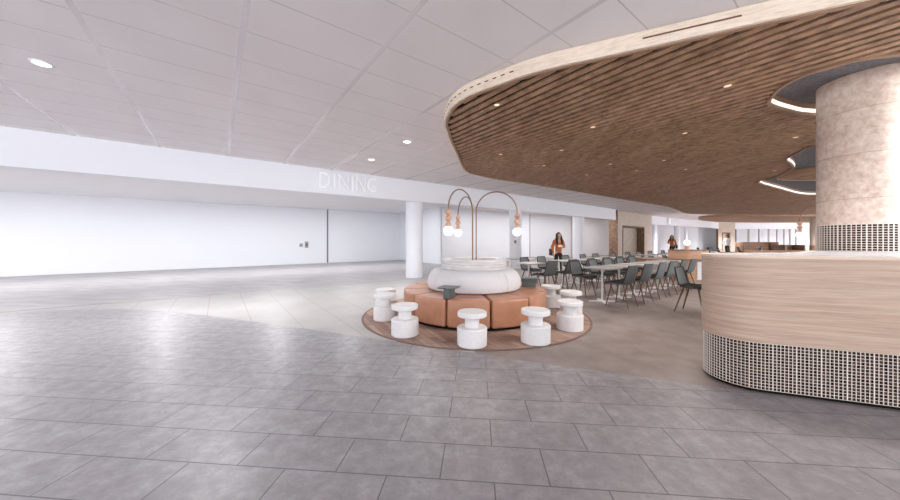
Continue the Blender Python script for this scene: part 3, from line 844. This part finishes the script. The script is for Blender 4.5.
portal('far_stone_portal', (32.65, 37.7), (34.72, 37.75), .3, .43, 1.46, 2.26, 'small far tan stone portal with narrow opening, left of the mullioned glazing')
fh = [(17.0, 26.4), (20.5, 28.9), (24.5, 31.4), (28.8, 34.2), (32.5, 37.5)]
bm = bmesh.new(); strip(bm, fh, HZ, CZ, .2); struct('wall_header_far', bm, M['white'], 'white curved header beyond the stone portal')
bm = bmesh.new(); strip(bm, [(x-1.2, y+1.6) for x, y in fh]+[(46, 46.5)], 0, CZ, .2); struct('wall_far', bm, M['panelgrey'])
def pier(n, px, w, off=.7, mat='white'):
    k = (px-450)/FPX
    for a, b in zip(fh, fh[1:]):
        (ax, ay), (bx, by) = a, b
        ax -= off*.6; bx -= off*.6; ay += off*.8; by += off*.8
        den = (bx-ax)-k*(by-ay)
        u = (k*ay-ax)/den
        if 0 <= u <= 1:
            bm = bmesh.new(); add_lathe(bm, [(w/2, .002), (w/2, CZ-.002)], 20, ax+u*(bx-ax), ay+u*(by-ay)); struct('trim_%d' % n, bm, M[mat]); return
pier(6, 654.5, .42); pier(7, 677, .5); pier(8, 686, .25)
p3 = (668-450)/FPX; yy = 28.0
number_sign(0, 0, 0, None, 'faint square white sign on the curved header beyond the portal', math.atan2(2.5, 4), (p3*28.9-.02, 28.9+.0, 3.1)).location = (20.25, 28.62, 3.1)
bm = bmesh.new(); add_box(bm, 34.8, 58, 38.0, 38.2, HZ, CZ); struct('wall_header_right', bm, M['white'], 'far white header over the glazed screen')
bm = bmesh.new(); add_box(bm, 34.8, 58, 38.6, 38.8, 0, CZ-.005); struct('wall_right', bm, M['white'], 'bright white screen at the far end')
scr = tag(empty('glazed_screen', (34.9, 38.1, 0)), 'far glazed screen with thin grey mullions under the white header', 'glazed screen')
for px, w in ((748.5, .14), (759, .13), (768.5, .13), (777, .12), (784, .12), (790, .12), (796, .12)):
    x = (px-450)/FPX*38.1-34.9
    bm = bmesh.new(); add_box(bm, x-w/2, x+w/2, -.06, .06, .004, HZ-.006); obj('mullion', bm, M['mullion'], scr)
bm = bmesh.new(); add_box(bm, .0, .22, -.1, .1, .004, HZ-.006); obj('end_post', bm, M['darkframe'], scr)
bm = bmesh.new(); add_box(bm, .2, 12.5, -.05, .05, .004, .12); obj('sill', bm, M['mullion'], scr)
# booths
def booth(name, px0, px1, Y, h, label):
    x0, x1 = (px0-450)/FPX*Y, (px1-450)/FPX*Y; W = x1-x0
    r = tag(empty(name, (x0, Y, 0)), label, 'booth')
    bm = bmesh.new(); add_box(bm, 0, W, .75, .9, .004, h); bevel(bm, .03, 2); obj('back_panel', bm, M['brownwood'], r)
    for x in (0, W-.12):
        bm = bmesh.new(); add_box(bm, x, x+.12, 0, .75, .004, h); bevel(bm, .03, 2); obj('end_panel', bm, M['brownwood'], r)
    bm = bmesh.new(); add_box(bm, .12, W-.12, .1, .75, .004, .45); obj('seat', bm, M['brownwood'], r)
    return r
booth('timber_booth', 744, 779, 28, 1.17, 'brown timber booth with high back below the mullioned glazing')
booth('low_timber_booth', 785, 806, 21, 1.02, 'low brown timber booth left of the stone column')
lw = tag(empty('timber_divider', (0, 0, 0)), 'long low brown timber divider just above the counter top', 'divider')
bm = bmesh.new(); add_box(bm, (744-450)/FPX*14, (806-450)/FPX*14, 13.95, 14.1, .004, .84); bevel(bm, .02); obj('panel', bm, M['brownwood'], lw)
bm = bmesh.new(); add_box(bm, (743-450)/FPX*14, (807-450)/FPX*14, 13.92, 14.13, .84, .87); obj('cap_rail', bm, M['dining_wood'], lw)

# ------------------------------------------------------------------ people
def skin_mesh(verts, edges, sub=2, root=0):
    me = bpy.data.meshes.new('tmp_skin'); me.from_pydata([v[0] for v in verts], edges, [])
    o = bpy.data.objects.new('tmp_skin', me); COL.objects.link(o)
    m = o.modifiers.new('skin', 'SKIN'); m.use_smooth_shade = True
    sv = me.skin_vertices[0].data if me.skin_vertices else None
    if sv is None:
        me.attributes.new('skin', 'FLOAT_VECTOR', 'POINT')
    for i, v in enumerate(verts):
        rr_ = v[1] if isinstance(v[1], tuple) else (v[1], v[1])
        me.skin_vertices[0].data[i].radius = rr_
        me.skin_vertices[0].data[i].use_root = (i == root)
    s = o.modifiers.new('sub', 'SUBSURF'); s.levels = sub; s.render_levels = sub
    dg = bpy.context.evaluated_depsgraph_get(); dg.update()
    out = bpy.data.meshes.new_from_object(o.evaluated_get(dg))
    bpy.data.objects.remove(o); bpy.data.meshes.remove(me)
    return out
def join_bm(meshes):
    bm = bmesh.new()
    for me in meshes: bm.from_mesh(me)
    return bm
def hand(bm, wrist, d, side, up, curl=.5):
    # palm and five bent, unequal fingers: d towards the fingertips, side towards the thumb, up out of the back of the hand
    wrist, d, side, up = Vector(wrist), Vector(d).normalized(), Vector(side).normalized(), Vector(up).normalized()
    n = 5
    rings = []
    for k, (w, h) in enumerate(((.026, .018), (.036, .016), (.041, .014), (.040, .012))):
        c = wrist+d*.028*k
        rings.append([bm.verts.new(c+side*w*math.cos(2*PI*j/10)+up*h*math.sin(2*PI*j/10)) for j in range(10)])
    for A, B in zip(rings, rings[1:]):
        for j in range(10): bm.faces.new((A[j], A[(j+1) % 10], B[(j+1) % 10], B[j]))
    bm.faces.new(rings[0][::-1]); bm.faces.new(rings[-1])
    for off, ln in ((.029, .07), (.010, .08), (-.010, .074), (-.028, .058)):
        b = wrist+d*.08+side*off; p1 = b+d*ln*.5-up*ln*.12*curl
        p2 = p1+d*ln*.32-up*ln*.35*curl; p3 = p2+d*ln*.15-up*ln*.35*curl
        add_tube(bm, [b, p1, p2, p3], [.0098, .0092, .0085, .006], 7)
    b = wrist+d*.025+side*.028
    add_tube(bm, [b, b+d*.03+side*.025-up*.006, b+d*.062+side*.03-up*.018], [.012, .011, .007], 7)
def head_verts(bm, c, yaw=0, sc=1.0):
    # ellipsoid with brow, nose, mouth, chin, ears; facing -Y before yaw
    R = Matrix.Translation(c) @ Matrix.Rotation(yaw, 4, 'Z')
    vs = add_sphere(bm, (0, 0, 0), .1*sc, 24, (.78, .95, 1.18))
    for v in vs:
        if v.co.z < 0 and v.co.y < .03: v.co.x *= 1+v.co.z*2.2
        if v.co.z < -.04: v.co.y = v.co.y*.92-.008
        if v.co.y < -.07 and .0 < v.co.z < .03 and abs(v.co.x) > .015: v.co.y += .006
    vs += add_sphere(bm, (0, -.096, -.012), .014, 10, (.8, 1.25, 1.7))
    vs += add_sphere(bm, (0, -.084, -.05), .016, 10, (1.5, .6, .5))
    for sx in (-1, 1):
        vs += add_sphere(bm, (sx*.078, .01, -.005), .02, 10, (.45, .8, 1.35))
        vs += add_sphere(bm, (sx*.032, -.082, .014), .0125, 8, (1.2, .6, .7))
    bmesh.ops.transform(bm, matrix=R, verts=list(set(vs)))
def person(name, loc, rotz, label, top, H=1.68, armR=None, armL=None, stride=.06, long_hair=True, head_yaw=0, legs='jeans'):
    r = tag(empty(name, loc, rotz), label, 'person')
    k = H/1.68
    hipz = .90*k
    # joints: local -Y is forward; person's right is -X
    ft = lambda sx, st: [(sx*.085, 0, hipz-.04), (sx*.092, -st*.5-.01, .49*k), (sx*.095, -st+.02, .085*k), (sx*.1, -st-.11, .03)]
    Lg, Rg = ft(1, stride), ft(-1, -stride)
    aR = armR or [(-.175, .01, 1.37), (-.225, .03, 1.10), (-.235, -.02, .86)]
    aL = armL or [(.175, .01, 1.37), (.225, .03, 1.10), (.235, -.02, .86)]
    aR = [Vector(p)*k for p in aR]; aL = [Vector(p)*k for p in aL]
    tor = [((0, 0, hipz), (.135, .095)), ((0, 0, 1.04*k), (.125, .088)), ((0, -.005, 1.20*k), (.14, .098)), ((0, .005, 1.36*k), (.125, .085)), ((0, .012, 1.45*k), (.055, .055)), ((0, 0, 1.52*k), (.048, .048))]
    def skel(scale_t, arm_r, leg_r, neck=True, arms=True, legs_=True, hem=None):
        V = [(p, (a[0]*scale_t, a[1]*scale_t)) for p, a in (tor if neck else tor[:5])]
        if hem is not None: V[0] = ((0, 0, hem), (.155, .12))
        Ed = [(i, i+1) for i in range(len(V)-1)]
        if arms:
            for arm in (aR, aL):
                prev = 3
                for p, rad in zip(arm, arm_r):
                    V.append((tuple(p), rad)); Ed.append((prev, len(V)-1)); prev = len(V)-1
        if legs_:
            for leg in (Lg, Rg):
                prev = 0
                for p, rad in zip(leg, leg_r):
                    V.append((p, rad)); Ed.append((prev, len(V)-1)); prev = len(V)-1
        return V, Ed
    body = join_bm([skin_mesh(*skel(.88, (.05, .038, .027), (.06, .046, .034, .03)))])
    head_verts(body, Vector((0, -.015, 1.585*k)), head_yaw, 1.0*k)
    for arm, sx in ((aR, -1), (aL, 1)):
        d = (arm[2]-arm[1]).normalized()
        fw = Vector((0, -1, 0)) if abs(d.z) > .6 else Vector((0, 0, 1))
        side = fw-d*fw.dot(d); up = side.cross(d)*sx
        hand(body, arm[2], d, side, up, .7)
    obj('body', body, M['skin'], r, smooth=60)
    V, Ed = skel(1.0, (.066, .054, .04), (), neck=False, arms=True, legs_=False, hem=.84*k)
    obj('jumper' if top == 'jumper' else 'shirt', join_bm([skin_mesh(V, Ed)]), M[top], r, smooth=60)
    V = [((0, 0, .97*k), (.125, .09)), ((0, 0, hipz-.01), (.142, .108))]; Ed = [(0, 1)]
    for leg in (Lg, Rg):
        prev = 1
        for p, rad in zip(leg[:3], (.09, .064, .05)):
            V.append((p, rad)); Ed.append((prev, len(V)-1)); prev = len(V)-1
    obj('trousers', join_bm([skin_mesh(V, Ed)]), M[legs], r, smooth=60)
    for leg in (Lg, Rg):
        a, t = Vector(leg[2]), Vector(leg[3])
        bm = bmesh.new(); vs = add_sphere(bm, (0, 0, 0), .05, 14, (.9, 2.5, .75))
        for v in vs: v.co.z = max(v.co.z, -.03)
        bmesh.ops.translate(bm, verts=vs, vec=(t.x, t.y+.03, .032)); obj('shoe', bm, M['shoe'], r, smooth=60)
    hc = Vector((0, .0, 1.6*k)); HR = Matrix.Translation((0, -.015, 1.585*k)) @ Matrix.Rotation(head_yaw, 4, 'Z')
    bm = bmesh.new(); vs = add_sphere(bm, (0, .016, .022), .108*k, 24, (.86, .98, 1.08))
    dead = [v for v in vs if v.co.y < -.055 and v.co.z < .075]
    bmesh.ops.delete(bm, geom=dead, context='VERTS')
    if long_hair:
        for sx in (-1, 1):
            add_tube(bm, [(sx*.07, .02, .06), (sx*.088, -.015, -.05), (sx*.095, -.06, -.16), (sx*.1, -.085, -.28), (sx*.085, -.09, -.36)], [.035, .04, .043, .036, .012], 10)
        add_tube(bm, [(0, .07, .04), (0, .09, -.08), (0, .1, -.2), (0, .1, -.3)], [.06, .08, .085, .03], 12)
    bmesh.ops.transform(bm, matrix=HR, verts=bm.verts)
    obj('hair', bm, M['hair'], r, smooth=60)
    return r
def bag(loc, rotz, label, strap):
    r = tag(empty('shoulder_bag', loc, rotz), label, 'bag')
    bm = bmesh.new(); add_box(bm, -.05, .05, -.14, .14, 0, .27); bevel(bm, .03, 3); obj('pouch', bm, M['bag'], r)
    bm = bmesh.new(); add_tube(bm, strap, .009, 6); obj('strap', bm, M['bag'], r)
    return r
p1 = Vector(((558.5-450)/FPX*12.0, 12.0, .001))
person('person', p1, .12, 'person with long dark hair and orange jumper standing behind the chairs, holding phone', 'jumper', 1.61,
       armR=[(-.175, .01, 1.37), (-.235, .03, 1.12), (-.25, -.03, .89)], armL=[(.175, .01, 1.37), (.235, -.02, 1.13), (.08, -.22, 1.12)], stride=.07)
b1 = bag((p1.x-.215, p1.y+.17, .74), .12, 'black shoulder bag at the hip of the person standing behind the chairs', [(0, -.1, .26), (.03, -.16, .45), (.075, -.2, .63), (.09, -.15, .665), (.08, -.06, .6), (.03, .06, .4), (0, .1, .26)])
ph = tag(empty('mobile_phone', (p1.x-.03, p1.y-.25, 1.10), .1), 'pale phone held by the person standing behind the chairs', 'phone')
bm = bmesh.new(); add_box(bm, -.075, .075, -.005, .005, -.018, .055); bevel(bm, .004); obj('case', bm, M['phone'], ph)
bm = bmesh.new(); add_box(bm, -.066, .066, .005, .0065, -.012, .049); obj('screen', bm, M['darkframe'], ph)
Y2 = 23.0; p2 = Vector(((671.8-450)/FPX*Y2, Y2, .001))
person('person', p2, -.75, 'person in orange jumper walking left beyond the curved oak bar', 'jumper', 1.68,
       armR=[(-.175, .01, 1.37), (-.22, -.05, 1.12), (-.12, -.28, 1.13)], armL=[(.175, .01, 1.37), (.23, .04, 1.1), (.23, -.02, .87)], stride=.2)
bag((p2.x+.36, p2.y+.12, .72), .4, 'dark shoulder bag on the person walking beyond the oak bar', [(0, -.1, .26), (-.06, -.08, .5), (-.2, -.05, .70), (-.2, .05, .73), (-.08, .1, .5), (0, .1, .26)])
Y3 = 24.0; p3 = Vector(((727-450)/FPX*Y3, Y3, .001))
person('person', p3, -1.35, 'person with short dark hair and white shirt in front of the far portal', 'shirt', 1.72, long_hair=False, stride=.12,
       armR=[(-.18, .01, 1.37), (-.22, -.03, 1.12), (-.16, -.25, 1.05)])

# ------------------------------------------------------------------ light
w = bpy.data.worlds.new('World'); SC.world = w; w.use_nodes = True
bg = w.node_tree.nodes['Background']; bg.inputs[0].default_value = (.95, .965, 1, 1); bg.inputs[1].default_value = 2.4
def area(name, loc, target, sx, sy, power, color=(1, 1, 1)):
    l = bpy.data.lights.new(name, 'AREA'); l.shape = 'RECTANGLE'; l.size = sx; l.size_y = sy; l.energy = power; l.color = color
    o = bpy.data.objects.new(name, l); COL.objects.link(o); o.location = loc
    o.rotation_euler = (Vector(target)-Vector(loc)).to_track_quat('-Z', 'Y').to_euler()
    return o
def spot(name, loc, power, ang=150, rad=.3, color=(.97, .98, 1)):
    l = bpy.data.lights.new(name, 'SPOT'); l.energy = power; l.spot_size = math.radians(ang); l.spot_blend = 1; l.shadow_soft_size = rad; l.color = color
    o = bpy.data.objects.new(name, l); COL.objects.link(o); o.location = loc
    return o
def disc(name, loc, power, size=.3, tilt=0, color=(.985, .99, 1)):
    l = bpy.data.lights.new(name, 'AREA'); l.shape = 'DISK'; l.size = size; l.energy = power; l.color = color
    o = bpy.data.objects.new(name, l); COL.objects.link(o); o.location = loc; o.rotation_euler = (tilt, 0, MALL); return o
# downlights: the seen ones and their unseen neighbours, plus added fill spots
for s, w_ in ((-9, 560), (-4.5, 560), (0, 460), (4.5, 300)): spot('ceiling_lamp', P(s, 7.2, CZ-.05), w_)
for s in (-7, -2.5): spot('ceiling_lamp', P(s, 2.5, CZ-.05), 210)
for s, w_ in ((-12, 105), (-8.5, 105), (-5, 105), (-1.5, 105), (2, 105), (5, 90), (7.6, 45)):
    disc('hall_lamp', P(s, 14.6, BZ-.02), w_*.66)
for s in (11.5, 14.5, 17.5, 21, 25):
    disc('hall_lamp', P(s, 11.4, BZ-.02), 44)
o = spot('column_fill', (6.6, 2.4, KZ-.06), 800, 110); o.rotation_euler = (Vector((5.5, 3.6, 2.0))-Vector((6.7, 2.5, KZ))).to_track_quat('-Z', 'Y').to_euler()  # added spot without a fixture; brightens the column's right side
for s, t in ((5, 5.5), (8, 5.2), (11, 5), (8.5, 2.5), (12, 2.5), (15, 6), (18, 2), (22, 3), (4.5, 1.2)): spot('canopy_lamp', P(s, t, KZ-.06), 175, color=(1, .93, .85))
for x, y in ((20, 26), (26, 30), (33, 35), (40, 35), (46, 36), (30, 24), (38, 29)): spot('far_fill', (x, y, KZ-.2), 1300)  # added spots without fixtures; keep the far end bright
for x, y in ((14.6, 20.6), (16.6, 22.6), (12.4, 18.8)): spot('portal_fill', (x+1.2, y-.8, CZ-.05 if y > 20 else KZ-.06), 260)  # added spots that brighten the front of the stone portal
SC.view_settings.view_transform = 'Standard'; SC.view_settings.look = 'None'
SC.view_settings.gamma = 1; SC.view_settings.use_curve_mapping = False
SC.view_settings.exposure = .55
